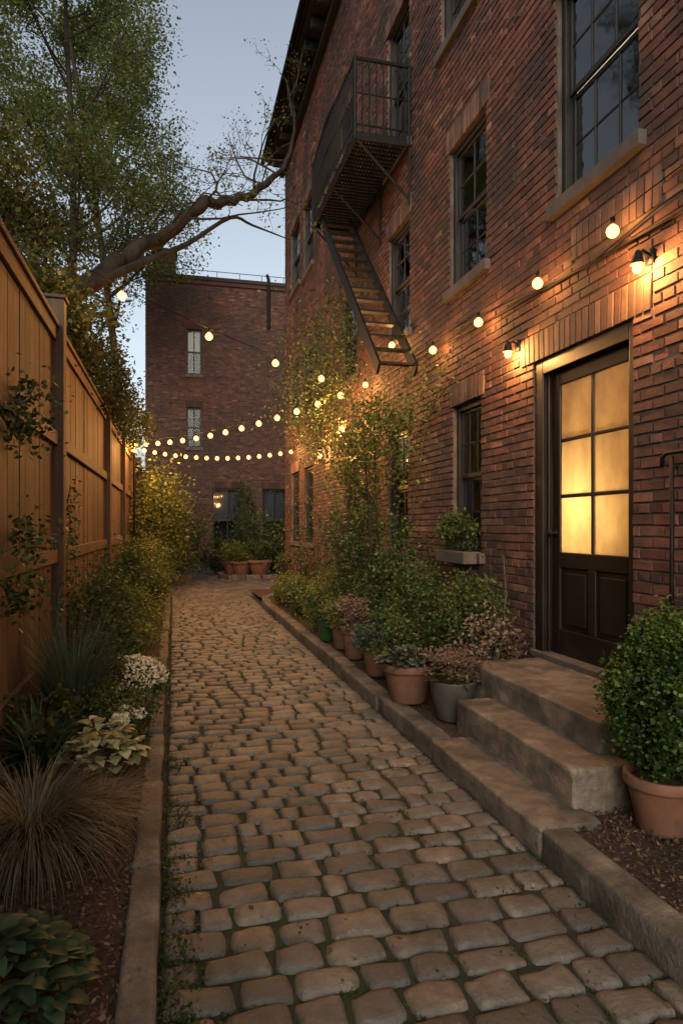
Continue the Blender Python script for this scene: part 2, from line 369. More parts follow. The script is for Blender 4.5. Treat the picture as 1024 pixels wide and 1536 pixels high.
lf=np.stack([R.uniform(-.3,2.6,160),R.uniform(1.3,9,160),np.zeros(160)],1); lf[:,2]=np.where(lf[:,0]<-.06,.1,np.where(lf[:,0]>1.66,.15,.024))
k=(lf[:,1]>4.6)|(lf[:,0]<1.6); leaves('fallen_leaves',lf[k],.03,L_rust,up=2)
def chips(x0,x1,y0,y1,z,n):
    C=np.stack([R.uniform(x0,x1,n),R.uniform(y0,y1,n),z+R.uniform(-.005,.025,n)],1); return C
leaves('mulch_chips',np.concatenate([chips(-1.05,-.14,1,7,.06,18000),chips(1.8,2.84,1,3.2,.10,9000),chips(1.8,2.84,4.4,9,.10,4000),chips(-1.05,-.14,7,14,.06,4000)]),.024,M_chip,asp=.22,up=.6)
def kerb(name,pts,wd,z1,ln):
    q=P(); pts=[Vector((*p,0)) for p in pts]
    for a,b in zip(pts[:-1],pts[1:]):
        D=b-a; L=D.length; n=max(1,round(L/ln)); d=D/L; s=Vector((-d.y,d.x,0))
        for i in range(n):
            c=a+d*(L*(i+.5)/n)+s*random.gauss(0,.007); zt=z1+random.gauss(0,.006); hl=L/n/2-.006
            an=random.gauss(0,.008); dd=(d+s*an).normalized(); ss=Vector((-dd.y,dd.x,0))
            q.obox((c.x,c.y,zt/2-.05),dd*hl,ss*(wd/2),(0,0,zt/2+.05),M_kerb)
    o=q.make(name,None); worn(o,.016)
def worn(o,amp=.01):
    b=o.modifiers.new('bevel','BEVEL'); b.width=.02; b.segments=3; b.limit_method='ANGLE'
    s=o.modifiers.new('sub','SUBSURF'); s.subdivision_type='SIMPLE'; s.levels=s.render_levels=3
    t=bpy.data.textures.new('worn_stone','CLOUDS'); t.noise_scale=.10; t.noise_depth=3
    d=o.modifiers.new('disp','DISPLACE'); d.texture=t; d.strength=amp*1.6; d.mid_level=.5; d.texture_coords='GLOBAL'
    o.data.polygons.foreach_set('use_smooth',[True]*len(o.data.polygons))
kerb('stone_kerb',[(1.735,-1),(1.735,2.79)],.15,.13,1.25)
arc=[(1.735+1.15*(1-math.cos(a)),12.6+2.2*math.sin(a)) for a in np.linspace(0,math.pi/2,9)]
kerb('stone_kerb',[(1.735,4.17),(1.735,12.6)],.15,.13,1.2)
kerb('stone_kerb',arc,.15,.13,.4)
kerb('stone_kerb',[(-.115,-1),(-.115,4.0)],.12,.085,1.0)
kerb('stone_kerb',[(-.125,4.0),(-.105,16.5),(-.5,18.2),(-1.1,18.8)],.11,.075,1.0)
ST=empty('stone_steps',(2.2,3.9,0))
for i,(a,b,c,d,zt) in enumerate(((1.66,2.0,2.8,4.15,.135),(1.935,2.3,2.95,4.36,.33),(2.21,2.86,3.12,4.78,.505))):
    q=P(); q.box(a,b,c,d,-.02,zt,M_step); o=q.make('step_slab',ST)
    s0=o.modifiers.new('s0','SUBSURF'); s0.subdivision_type='SIMPLE'; s0.levels=s0.render_levels=3
    b_=o.modifiers.new('bevel','BEVEL'); b_.width=.018; b_.segments=3; b_.limit_method='ANGLE'
    s=o.modifiers.new('sub','SUBSURF'); s.subdivision_type='SIMPLE'; s.levels=s.render_levels=2
    t=bpy.data.textures.new('worn_step','CLOUDS'); t.noise_scale=.08; t.noise_depth=4
    dm=o.modifiers.new('disp','DISPLACE'); dm.texture=t; dm.strength=.022; dm.mid_level=.5; dm.texture_coords='GLOBAL'
    o.data.polygons.foreach_set('use_smooth',[True]*len(o.data.polygons))
# ------------------------------------------------------------------ brick walls
def brickwall(name,frame,u0,u1,z0,z1,openings,m,parent,bh=.0595,j=.0115,bl=.203,jit=1):
    """frame(u,z,d)->xyz arrays, d = outward depth"""
    A=[];k=0;z=z0
    while z<z1-.02:
        zt=min(z+bh,z1); zc=(z+zt)/2; head=(k%6==5); l=.095 if head else bl
        blk=sorted([(a,b) for a,b,c,d in openings if c<zc<d])
        u=u0-(l/2 if k%2 else 0)
        free=[];cur=u0
        for a,b in blk:
            if a>cur: free.append((cur,a))
            cur=max(cur,b)
        if cur<u1: free.append((cur,u1))
        while u<u1:
            for a,b in free:
                aa=max(a,u); bb=min(b,u+l)
                if bb-aa>.025: A.append((aa,bb,z,zt))
            u+=l+j
        z+=bh+j; k+=1
    A=np.array(A); n=len(A); h=.004; jt=lambda s:R.normal(0,s,n)*jit
    d=R.uniform(0,.006,n)+(R.random(n)<.1)*R.uniform(-.008,.007,n)
    a,b,c,e=A.T; a=a+jt(.0018); b=b+jt(.0018); c=c+jt(.0016); e=e+jt(.0016)
    U=np.stack([a,b,b,a,a+h,b-h,b-h,a+h],1); Z=np.stack([c,c,e,e,c+h,c+h,e-h,e-h],1)
    D=np.concatenate([np.full((n,4),-.011),d[:,None]+R.normal(0,.0015,(n,4))],1)
    V=frame(U.ravel(),Z.ravel(),D.ravel())
    F=np.array([[4,5,6,7],[0,1,5,4],[1,2,6,5],[2,3,7,6],[3,0,4,7]]); Q=(np.arange(n)[:,None,None]*8+F).reshape(-1,4)
    t=np.clip(R.normal(.48,.21,n)+.12*np.sin(a*1.1+c*.7)*np.sin(c*1.7)+(R.random(n)<.1)*R.uniform(-.5,.5,n),0,1)
    npmesh(name,V,Q,m,tint=np.repeat(t,8),parent=parent)
def panel(name,frame,u0,u1,z0,z1,openings,m,parent,d=-.009):
    us=sorted({u0,u1,*[a for o in openings for a in o[:2] if u0<a<u1]}); zs=sorted({z0,z1,*[a for o in openings for a in o[2:] if z0<a<z1]})
    V=[];Q=[]
    for a,b in zip(us[:-1],us[1:]):
        for c,e in zip(zs[:-1],zs[1:]):
            if any(o[0]<(a+b)/2<o[1] and o[2]<(c+e)/2<o[3] for o in openings): continue
            k=len(V); V+=[(a,c),(b,c),(b,e),(a,e)]; Q.append((k,k+1,k+2,k+3))
    V=np.array(V); npmesh(name,frame(V[:,0],V[:,1],np.full(len(V),d)),Q,m,parent=parent)
XW=2.85; H=1.55
fr_main=lambda u,z,d: np.stack([XW-d,u,z],1)
B=empty('brick_building',(2.85,8,0))
wins=[(3.63,4.56,4.03,5.62,3,2,1),(5.74,6.60,4.05,5.52,2,2,.5),(7.83,8.68,4.02,5.45,2,2,1),(10.3,11.2,4.02,5.45,2,2,.3),
 (13.74,14.86,4.05,5.5,2,2,.3),(15.35,16.5,4.05,5.5,2,2,.3),
 (5.95,6.85,6.75,8.25,2,2,.3),(7.85,8.72,6.38,8.25,2,2,1),(10.4,11.4,7.15,8.6,2,2,.3),(13.74,14.86,7.15,8.75,2,2,.3),(15.3,16.5,7.3,8.85,2,2,.3),
 (3.6,4.5,6.8,8.4,2,2,.5),(1.4,2.3,4.03,5.62,3,2,.6),
 (5.85,6.52,1.30,2.80,3,2,1),(7.9,8.7,1.28,2.8,2,2,.3),(13.74,14.7,1.2,2.85,2,2,.2),(15.35,16.4,1.2,2.85,2,2,.2)]
doors=[(3.68,4.90,.52,2.88),(10.1,11.1,.3,2.75)]
arches=[]; opens=[]
for (a,b,c,d,*_) in wins:
    opens.append((a,b,c,d)); arches.append((a-.07,b+.07,d,d+.24))
opens+= [tuple(x) for x in doors]
arches+=[(3.5,5.08,2.88,3.12),(10.0,11.2,2.75,2.98),(3.42,4.35,3.5,3.74)]
sills=[(a-.08,b+.08,c-.11,c) for a,b,c,d,*_ in wins]
brickwall('brick_courses',fr_main,-1,17.4,0,11.0,opens+arches+sills,M_brick,B)
panel('mortar_wall',fr_main,-1,17.4,0,11.0,opens,M_mortar,B)
q=P()
for (a,b,c,d) in arches:
    n=max(3,round((b-a)/.072)); hh=(d-c)
    for i in range(n):
        u=(i+.5)/n; y=a+(b-a)*u; cz=c+hh*.5
        q.obox((XW+.009-random.uniform(0,.005),y,cz),(.02,0,0),(0,(b-a)/n/2-.005,0),(0,(u-.5)*.012,hh/2-.006),M_bricktan,random.random())
q.make('soldier_arches',B,.004,seg=1)
q=P()
q.box(XW+.02,11,17.36,17.4,0,11.0,M_mortar); q.box(XW-.0,11,-1,17.4,11.02,11.1,M_roof)
q.box(10.9,11,-1,17.36,0,11,M_mortar); q.box(XW+.02,11,-1.05,-1,0,11,M_mortar)
q.make('rear_walls_and_roof',B)
fr_end=lambda u,z,d: np.stack([u,17.405+d,z],1)
brickwall('end_bricks',fr_end,2.87,6,0,11,[],M_brick,B)
q=P()
q.box(2.42,2.86,-1.1,17.6,11.12,11.26,M_dark); q.box(2.34,2.86,-1.1,17.7,11.26,11.36,M_dark); q.box(2.72,2.84,-1.1,17.5,10.78,10.9,M_dark)
y=-.8
while y<17.5: q.box(2.5,2.838,y,y+.1,10.92,11.11,M_dark); y+=.62
q.tube([(2.3,-1.1,11.22),(2.3,17.7,11.22)],.06,M_iron,8)
q.make('cornice',B,.01)
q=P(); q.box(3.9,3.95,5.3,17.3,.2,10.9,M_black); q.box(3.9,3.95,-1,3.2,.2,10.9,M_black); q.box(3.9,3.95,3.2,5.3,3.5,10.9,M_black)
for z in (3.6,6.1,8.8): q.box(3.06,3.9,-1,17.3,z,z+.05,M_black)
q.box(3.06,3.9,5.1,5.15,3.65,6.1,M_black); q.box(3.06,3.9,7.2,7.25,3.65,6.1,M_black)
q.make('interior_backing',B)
def window(a,b,c,d,cols,rows,cur,parent,fx=XW):
    q=P(); x=fx+.075; f=.055; D=M_dark
    q.box(fx+.012,fx+.19,a-.04,a-.001,c,d,M_mortar); q.box(fx+.012,fx+.19,b+.001,b+.04,c,d,M_mortar); q.box(fx+.012,fx+.19,a,b,d+.001,d+.04,M_mortar)
    q.box(x-.03,x+.07,a,a+f,c,d,D); q.box(x-.03,x+.07,b-f,b,c,d,D); q.box(x-.03,x+.07,a+f,b-f,d-f,d,D); q.box(x-.03,x+.07,a+f,b-f,c,c+f,D)
    A,Bb,C,E=a+f,b-f,c+f,d-f; mid=(C+E)/2
    for (z0,z1,xo) in ((mid,E,0.0),(C,mid,.03)):
        s=.035
        xx=x+xo
        q.box(xx,xx+.028,A,A+s,z0,z1,D); q.box(xx,xx+.028,Bb-s,Bb,z0,z1,D); q.box(xx,xx+.028,A+s,Bb-s,z0,z0+s+.01,D); q.box(xx,xx+.028,A+s,Bb-s,z1-s,z1,D)
        for i in range(1,cols): y=A+(Bb-A)*i/cols; q.box(xx+.002,xx+.024,y-.009,y+.009,z0+s+.01,z1-s,D)
        for i in range(1,rows): z=z0+(z1-z0)*i/rows; q.box(xx+.004,xx+.022,A+s,Bb-s,z-.009,z+.009,D)
    q.make('window_frame',parent,.004,seg=1)
    g=P(); g.box(x+.012,x+.016,A,Bb,mid,E,M_glass); g.box(x+.042,x+.046,A,Bb,C,mid,M_glass); g.make('window_glass',parent)
    if cur>0:
        n=40; V=[];Q=[]
        spans=[(A,A+(Bb-A)*min(.5,cur*.5)),(Bb-(Bb-A)*min(.5,cur*.5),Bb)]
        for s0,s1 in spans:
            k=len(V)
            for i in range(n+1):
                y=s0+(s1-s0)*i/n; xx=x+.075+.012*math.sin(i*1.1)+.004*math.sin(i*2.7)
                V+=[(xx,y,C-.02),(xx,y,E)]
            Q+=[(k+2*i,k+2*i+2,k+2*i+3,k+2*i+1) for i in range(n)]
        npmesh('curtain',V,Q,M_curt,smooth=True,parent=parent)
    s=P(); s.box(fx-.055,fx+.09,a-.075,b+.075,c-.105,c-.003,M_sill); s.make('window_sill',parent,.008)
for wv in wins: window(*wv,B)
def door(a,b,c,d,lit,parent):
    q=P(); D=M_door; x=XW+.05
    q.box(XW+.012,XW+.2,a-.04,a-.001,c,d,M_mortar); q.box(XW+.012,XW+.2,b+.001,b+.04,c,d,M_mortar); q.box(XW+.012,XW+.2,a,b,d+.001,d+.04,M_mortar)
    f=.085
    q.box(XW+.014,x+.09,a,a+f*.7,c,d,D); q.box(XW+.014,x+.09,b-f*1.4,b,c,d,D); q.box(XW+.014,x+.09,a+f*.7,b-f*1.4,d-f*1.3,d,D)
    q.box(XW-.03,XW+.16,a,b,c-.02,c+.03,M_sill)
    A,Bb,C,E=a+f*.7,b-f*1.4,c+.03,d-f*1.3
    q.box(x+.0,x+.02,Bb-.03,Bb,C,E,D)
    Bb-=.03
    x+=.035; t=.045; st=.10
    q.box(x,x+t,A,A+st,C,E,D); q.box(x,x+t,Bb-st,Bb,C,E,D); q.box(x,x+t,A+st,Bb-st,E-.11,E,D); q.box(x,x+t,A+st,Bb-st,C,C+.2,D)
    gl=C+.80; q.box(x,x+t,A+st,Bb-st,gl-.12,gl,D)
    ga,gb,gc,gd=A+st,Bb-st,gl,E-.11
    ym=(ga+gb)/2
    q.box(x+.006,x+t-.006,ym-.014,ym+.014,gc,gd,D)
    for i in (1,2): z=gc+(gd-gc)*i/3; q.box(x+.008,x+t-.008,ga,gb,z-.014,z+.014,D)
    q.box(x+.001,x+t-.001,ym-.045,ym+.045,C+.2,gl-.12,D)
    for (p0,p1) in ((ga,ym-.045),(ym+.045,gb)):
        q.box(x+.022,x+.035,p0,p1,C+.2,gl-.12,D); q.box(x+.010,x+.03,p0+.04,p1-.04,C+.24,gl-.16,D)
    q.make('door_leaf_and_frame',parent,.006)
    g=P(); g.box(x+.018,x+.023,ga,gb,gc,gd,M_frost if lit else M_glass); g.make('door_glass',parent)
    k=P(); k.lathe((0,0,0),[(.0,0),(.03,0),(.012,.012),(.012,.035),(.028,.045),(.03,.06),(.0,.075)],M_iron,16)
    k.v=[(x-v[2],Bb-.05+v[0],c+.98+v[1]) for v in k.v]; k.make('door_knob',parent,smooth=True)
DR=empty('entrance_door',(2.85,4.3,.52)); door(*doors[0],True,DR)
DR2=empty('entrance_door',(2.85,10.6,.3)); door(*doors[1],False,DR2)
DR.parent=B; DR.location=DR.location-B.location; DR2.parent=B; DR2.location=DR2.location-B.location
q=P(); q.box(3.05,4.3,3.3,3.34,.4,3.3,M_room); q.box(3.05,4.3,5.2,5.24,.4,3.3,M_room); q.box(4.3,4.34,3.3,5.24,.4,3.3,M_room); q.box(3.05,4.3,3.34,5.2,3.26,3.3,M_room); q.box(3.05,4.3,3.34,5.2,.4,.44,M_room)
q.make('hall_room',B)
lamp('hall_lamp',(3.14,4.45,1.70),30,B,.06,(1,.7,.32)); lamp('hall_ceiling_lamp',(3.8,4.2,2.0),15,B,.12,(1,.60,.24))
lamp('upstairs_room_lamp',(3.6,4.1,4.7),34,B,.15,(1,.9,.76)); lamp('upstairs_room_lamp',(3.6,6.3,4.8),5,B,.15,(1,.8,.6))
lamp('ground_room_lamp',(3.5,6.3,2.2),3,B,.12,(1,.75,.5))
q=P(); q.box(2.2,2.86,10.0,11.2,-.02,.28,M_step); q.make('stone_steps',None,.02)
# ------------------------------------------------------------------ far building
FB=empty('brick_building',(2,27.2,0)); YF=27.1
fr_far=lambda u,z,d: np.stack([u,YF-d,z],1)
fw=[(.5,1.1,7.6,9.4),(.5,1.1,4.7,6.3),(1.5,2.75,.5,3.1),(3.5,4.5,.5,3.1)]
far_ar=[(a-.05,b+.05,d,d+.26) for a,b,c,d in fw]
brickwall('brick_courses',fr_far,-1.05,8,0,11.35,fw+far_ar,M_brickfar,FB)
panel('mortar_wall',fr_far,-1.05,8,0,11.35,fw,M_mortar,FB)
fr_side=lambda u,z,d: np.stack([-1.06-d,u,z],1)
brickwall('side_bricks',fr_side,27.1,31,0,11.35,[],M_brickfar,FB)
q=P()
for a,b,c,d in far_ar: 
    n=10
    for i in range(n): q.box(a+(b-a)*i/n+.004,a+(b-a)*(i+1)/n-.004,YF-.004,YF+.02,c,d,M_brickfar,random.random()*.5)
q.box(-1.05,8,YF+.02,31,11.3,11.36,M_roof); q.box(-1.04,-1.02,YF+.02,31,0,11.3,M_mortar); q.box(-1.05,8,31,31.05,0,11.35,M_mortar)
q.box(-1.18,8.1,YF-.12,YF+.02,11.36,11.5,M_brickfar,.1); q.box(-1.12,8.1,YF-.07,YF+.02,11.2,11.35,M_brickfar,.3)
q.box(-.8,.1,YF+.4,YF+1.2,11.3,12.6,M_brickfar,.4); q.box(-.86,.16,YF+.34,YF+1.26,12.5,12.66,M_brickfar,.2)
q.tube([(3.75,YF-.1,9.6),(3.75,YF-.1,11.6),(3.75,YF+.3,11.9)],.07,M_iron,8)
for x in np.arange(-1,8,.9): q.tube([(x,YF+.1,11.5),(x,YF+.1,11.8)],.012,M_iron,5)
q.tube([(-1,YF+.1,11.8),(8,YF+.1,11.8)],.015,M_iron,5)
q.make('roofline_and_chimney',FB)
for wi,(a,b,c,d) in enumerate(fw):
    q=P(); y=YF+.1; f=.07
    q.box(a,a+f,y,y+.06,c,d,M_dark); q.box(b-f,b,y,y+.06,c,d,M_dark); q.box(a+f,b-f,y,y+.06,d-f,d,M_dark); q.box(a+f,b-f,y,y+.06,c,c+f,M_dark); q.box(a+f,b-f,y+.002,y+.05,(c+d)/2-.03,(c+d)/2+.03,M_dark)
    q.box((a+b)/2-.02,(a+b)/2+.02,y+.004,y+.045,c+f,d-f,M_dark)
    q.box(a-.05,b+.05,YF-.06,YF+.15,c-.12,c-.002,M_sill); q.box(a-.02,a-.001,YF+.012,YF+.3,c,d,M_mortar); q.box(b+.001,b+.02,YF+.012,YF+.3,c,d,M_mortar)
    q.box(a+f,b-f,y+.5,y+.52,c,d,M_black)
    zc=(c+d)/2 if wi!=1 else d-.4
    q.box(a+f,b-f,y+.15,y+.16,zc,d-f,M_curt if wi==0 else M_curtd)
    q.box(a+f,b-f,y+.03,y+.034,c+f,d-f,M_glassfar); q.make('window',FB)
# ------------------------------------------------------------------ fence
F=empty('wooden_fence',(-1.05,10,0)); q=P(); y=-1.5
while y<26:
    wd=random.uniform(.17,.2); zt=3.33+random.uniform(-.012,.008); lx=random.uniform(0,.006)
    q.box(-1.07-lx,-1.046-lx+random.uniform(0,.003),y+.004,y+wd-.004,.05,zt,M_fence,random.random()); y+=wd
q.make('boards',F,.003,seg=1)
q=P(); posts=[-1.2,1.9,6.5,11.1,14.4,17.6,21,25.5]
for a,b in zip(posts[:-1],posts[1:]):
    for z,hh in ((2.28,.12),(1.23,.12),(.32,.14)):
        q.box(-1.043,-1.0,a+.09,b-.09,z,z+hh,M_fence,random.uniform(.3,.8))
    q.box(-1.1,-.985,a+.09,b-.09,3.335,3.375,M_fence,.45); q.box(-1.043,-1.012,a+.09,b-.09,3.22,3.333,M_fence,.6)
q.make('rails',F,.004,seg=1)
q=P()
for p_ in posts: q.box(-1.13,-.955,p_-.085,p_+.085,-.05,3.6,M_post); q.box(-1.15,-.935,p_-.105,p_+.105,3.602,3.635,M_post)
q.make('posts',F,.008)
# ------------------------------------------------------------------ fire escape
FE=empty('fire_escape',(2.5,9,6.35)); q=P(); Zp=6.35; x0,x1,y0,y1=2.13,2.84,7.78,10.3
for x in (x0,x1-.03): q.box(x,x+.03,y0,y1,Zp-.1,Zp,M_iron)
for y in (y0,y1-.03): q.box(x0+.03,x1-.03,y,y+.03,Zp-.1,Zp,M_iron)
x=x0+.06
while x<x1-.05: q.box(x,x+.022,y0+.03,y1-.03,Zp-.03,Zp-.004,M_iron); x+=.046
y=y0+.1
while y<y1-.05: q.box(x0+.03,x1-.03,y,y+.025,Zp-.052,Zp-.031,M_iron); y+=.09
for y in (y0+.01,9.0,y1-.02):
    q.tube([(x0+.03,y,Zp-.11),(2.83,y,Zp-.75)],.016,M_iron,6); q.tube([(2.83,y,Zp-.11),(2.83,y,Zp-.8)],.016,M_iron,6)
q.make('platform',FE)
q=P(); rt=Zp+.88
for z,r in ((rt,.025),(rt-.42,.011),(Zp+.08,.014)):
    q.tube([(x1,y0,z),(x0,y0,z),(x0-.02,y0+.8,z),(x0-.05,(y0+y1)/2,z),(x0-.02,y1-.5,z),(x0,y1,z),(x1,y1,z)],r,M_iron,6)
def bal(x,y,r=.011): q.tube([(x,y,Zp-.02),(x-.0,y,rt)],r,M_iron,4)
for y in np.arange(y0,y1+.01,.085): bal(x0-.045*math.sin(math.pi*(y-y0)/(y1-y0)),y)
for x in np.arange(x0+.09,x1,.09): bal(x,y0); bal(x,y1)
for x,y in ((x0,y0),(x1-.02,y0),(x0,y1),(x1-.02,y1)): q.tube([(x,y,Zp-.1),(x,y,rt+.05)],.02,M_iron,6)
q.make('railing',FE)
q=P(); sa=np.array([0,10.0,Zp-.08]); sb=np.array([0,7.05,3.3]); n=14; xo,xi=2.2,2.64
for X in (xo,xi):
    dv=(sb-sa)/2; ln=np.linalg.norm(dv); nn=np.array([0,-dv[2],dv[1]])/ln
    q.obox((X,(sa[1]+sb[1])/2,(sa[2]+sb[2])/2),(.014,0,0),dv,nn*.075,M_iron)
for i in range(n):
    c=sa+(sb-sa)*(i+.6)/n; q.box(xo+.014,xi-.014,c[1]-.055,c[1]+.055,c[2]-.012,c[2]+.012,M_iron)
q.make('stair',FE)
# ------------------------------------------------------------------ string lights
def cat(a,b,sag,n=40): 
    a=np.array(a);b=np.array(b); return [tuple(a+(b-a)*t-np.array([0,0,sag*4*t*(1-t)])) for t in np.linspace(0,1,n)]
def string(pts_list,ts,power,name='string_lights',sz=1.0):
    e=empty(name,pts_list[0]); q=P(); q.tube(pts_list,.0045,M_wire,5); 
    g=P(); n=len(pts_list)-1
    for t in ts:
        i=min(int(t*n),n-1); p=Vector(pts_list[i]).lerp(Vector(pts_list[i+1]),t*n-i)
        q.lathe((p.x,p.y,p.z-.05),[(.0,.052),(.014,.05),(.016,.0),(0,0)],M_wire,8)
        r=.034*sz
        g.lathe((p.x,p.y,p.z-.05-2*r),[(0.0001,0),(r*.5,r*.13),(r*.87,r*.5),(r,r),(r*.87,r*1.5),(r*.4,r*2)],M_bulb,12)
        lamp('bulb_light',(p.x,p.y,p.z-.05-r),power,e,.017*sz)
    q.make('wire',e,smooth=True); g.make('bulbs',e,smooth=True); return e
A_=cat((2.70,2.2,3.57),(2.70,9.75,3.74),.14,60)
ts=[(y-2.2)/7.55 for y in (3.68,4.58,5.6,6.7,9.3)]
string(A_,ts,18,sz=1.2)
string(cat((2.70,9.75,3.74),(-.85,16.2,3.56),.2),np.linspace(.05,1,14),50,sz=1.45)
string(cat((-.85,16.6,3.5),(2.78,15.4,3.42),.2),np.linspace(.05,.97,15),32,sz=1.35)
string(cat((-1.0,6.9,4.15),(2.70,9.75,3.74),.12),[.13,.38,.62,.82],50,sz=1.3)
string(cat((2.70,7.4,4.1),(2.70,9.7,3.76),.05,12),[.3],16,sz=1.2)
def sconce(y,z,power):
    e=empty('wall_sconce',(2.84,y,z)); q=P()
    q.box(2.82,2.846,y-.03,y+.03,z-.04,z+.05,M_iron); q.tube([(2.83,y,z+.02),(2.78,y,z+.04),(2.745,y,z+.0)],.009,M_iron,8)
    q.lathe((2.74,y,z-.05),[(.042,0),(.038,.015),(.025,.07),(.015,.085),(0,.085)],M_iron,20); q.make('shade',e,smooth=True)
    g=P(); g.lathe((2.74,y,z-.105),[(0.0001,0),(.02,.006),(.03,.028),(.025,.045),(.012,.056)],M_bulb,12); g.make('bulb',e,smooth=True)
    lamp('lamp',(2.74,y,z-.078),power,e,.018)
sconce(3.5,3.2,95); sconce(5.12,3.08,95)
def lantern(y,z,power,x=2.7):
    e=empty('wall_lantern',(2.84,y,z)); q=P()
    q.box(2.81,2.846,y-.05,y+.05,z-.02,z+.12,M_iron); q.tube([(2.82,y,z+.06),(2.76,y,z+.2),(x,y,z+.17)],.01,M_iron,6)
    q.lathe((x,y,z),[(0,.17),(.02,.16),(.075,.11),(.07,.105),(0,.105)],M_iron,6); q.lathe((x,y,z),[(0,-.1),(.05,-.1),(.052,-.085),(0,-.085)],M_iron,6)
    for k in range(6): a=k*math.pi/3; q.tube([(x+.05*math.cos(a),y+.05*math.sin(a),z-.09),(x+.066*math.cos(a),y+.066*math.sin(a),z+.11)],.005,M_iron,4)
    q.make('lantern_cage',e); g=P(); g.lathe((x,y,z-.05),[(0.0001,0),(.03,.01),(.04,.04),(.03,.08),(0.001,.1)],M_bulb,10); g.make('bulb',e,smooth=True)
    lamp('lamp',(x,y,z),power,e,.02)
lantern(9.9,3.05,220,2.5); lantern(12.4,2.9,100)
e=empty('garden_lamp',(-.85,15.6,0)); q=P(); q.tube([(-.85,15.6,0),(-.85,15.6,3.2)],.025,M_iron,8); q.lathe((-.85,15.6,3.2),[(0,.3),(.12,.22),(.11,.2),(0,.2)],M_iron,8); q.make('pole',e)
g=P(); g.lathe((-.85,15.6,3.22),[(0.001,0),(.05,.02),(.06,.1),(.04,.18),(0.001,.19)],M_bulb,12); g.make('globe',e,smooth=True); lamp('lamp',(-.85,15.6,3.31),210,e,.03)
q=P(); q.tube([(2.83,-1,3.42),(2.83,3.3,3.36),(2.83,5.6,3.46),(2.83,9.6,3.7)],.011,M_iron,6); q.tube([(2.815,-1,3.5),(2.815,3.4,3.47),(2.815,4.1,3.38),(2.815,6.5,3.6)],.008,M_iron,6)
q.make('wall_conduit',None,smooth=True)
q=P(); q.tube([(2.80,2.6,1.98),(2.80,3.32,1.98),(2.80,3.36,1.96),(2.80,3.36,1.9)],.013,M_iron,8); q.tube([(2.80,3.28,1.96),(2.80,3.28,.75)],.013,M_iron,8)
for z in (1.9,.85): q.tube([(2.80,3.28,z),(2.85,3.28,z)],.012,M_iron,6)
q.make('handrail',None,smooth=True)
# ------------------------------------------------------------------ pots
def pot(name,c,r,h,m,rim=True):
    e=empty(name,c); q=P()
    pr=[(0,0),(r*.66,0),(r*.7,.01),(r*.95,h*.78)]
    if rim: pr+=[(r*.96,h*.8),(r*1.06,h*.8),(r*1.08,h*.84),(r*1.08,h*.97),(r*1.05,h),(r*.93,h),(r*.9,h*.86),(0,h*.86)]
    else: pr+=[(r,h*.95),(r*1.02,h),(r*.92,h),(r*.88,h*.86),(0,h*.86)]
    q.lathe(c,pr,m,32); o=q.make('pot',e,smooth=True)
    s=P(); s.lathe((c[0],c[1],c[2]+h*.87),[(0,.008),(r*.5,.006),(r*.9,0)],M_mulch,20); s.make('soil',e)
    return e
e=pot('potted_boxwood',(2.27,2.72,.1),.165,.27,M_terra)
p,t=clumpy((2.27,2.72,.74),(.25,.25,.38),16000,nsub=240,sub=.115,shell=.72)
tp=np.clip((p[:,2]-.74)/.38,0,1); p[:,0]=2.27+(p[:,0]-2.27)*(1-.35*tp); p[:,1]=2.72+(p[:,1]-2.72)*(1-.35*tp); k=p[:,2]>.36
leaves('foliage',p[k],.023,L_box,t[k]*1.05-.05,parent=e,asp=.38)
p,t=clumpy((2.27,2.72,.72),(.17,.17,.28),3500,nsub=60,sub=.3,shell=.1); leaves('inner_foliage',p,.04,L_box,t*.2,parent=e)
q=P(); q.tube([(2.27,2.72,.3),(2.27,2.72,.6)],.015,M_bark); q.make('stem',e)
e=pot('potted_plant',(2.42,2.33,.1),.12,.2,M_terra); hosta('foliage',(2.42,2.33,.3),60,.1,.1,.035,L_shrub,.12,e)
e=pot('potted_succulent',(1.86,5.15,.13),.205,.31,M_terra)
hosta('foliage',(1.86,5.15,.40),150,.2,.12,.035,L_blue,.12,e)
e=pot('potted_sedum',(2.02,4.62,.12),.175,.29,M_greypot,False)
bush('x',(2.02,4.62,.38),(.22,.22,.13),2200,.026,L_rust,0,e); hosta('base_leaves',(2.02,4.62,.38),50,.15,.1,.03,L_shrub,.06,e)
for c,r,h,m,lm in (((1.9,6.15,.12),.14,.3,M_terra,L_blue),((1.92,7.0,.12),.15,.34,M_terra,L_rust),((2.1,6.5,.12),.15,.3,M_greypot,L_shrub),((1.88,8.2,.12),.135,.32,M_greenpot,L_shrub),((1.93,7.6,.12),.14,.3,M_terra,L_yel),((1.95,5.65,.12),.13,.27,M_greypot,L_shrub)):
    e=pot('potted_shrub',c,r,h,m); bush('x',(c[0],c[1],c[2]+h*.86),(.22,.22,random.uniform(.12,.2)),1500,.035,lm,5,e)
for c,r,n,s,m in (((2.45,5.35,.1),(.32,.38,.48),4600,.036,L_shrub),((2.3,6.0,.1),(.32,.4,.52),4200,.036,L_shrub),((2.5,5.0,.1),(.28,.25,.38),2700,.034,L_rust),
   ((2.35,7.1,.1),(.4,.5,.58),5000,.045,L_shrub),((2.2,9.2,.1),(.42,.6,.42),4500,.045,L_yel),((2.05,8.8,.1),(.3,.4,.25),1800,.045,L_yel),((2.1,10.8,.1),(.35,.6,.3),2600,.05,L_shrub),
   ((2.1,12.2,.1),(.3,.6,.28),2200,.05,L_yel),((2.4,13.5,.1),(.35,.5,.5),2600,.05,L_dark)):
    bush('shrub',c,r,n,s,m)
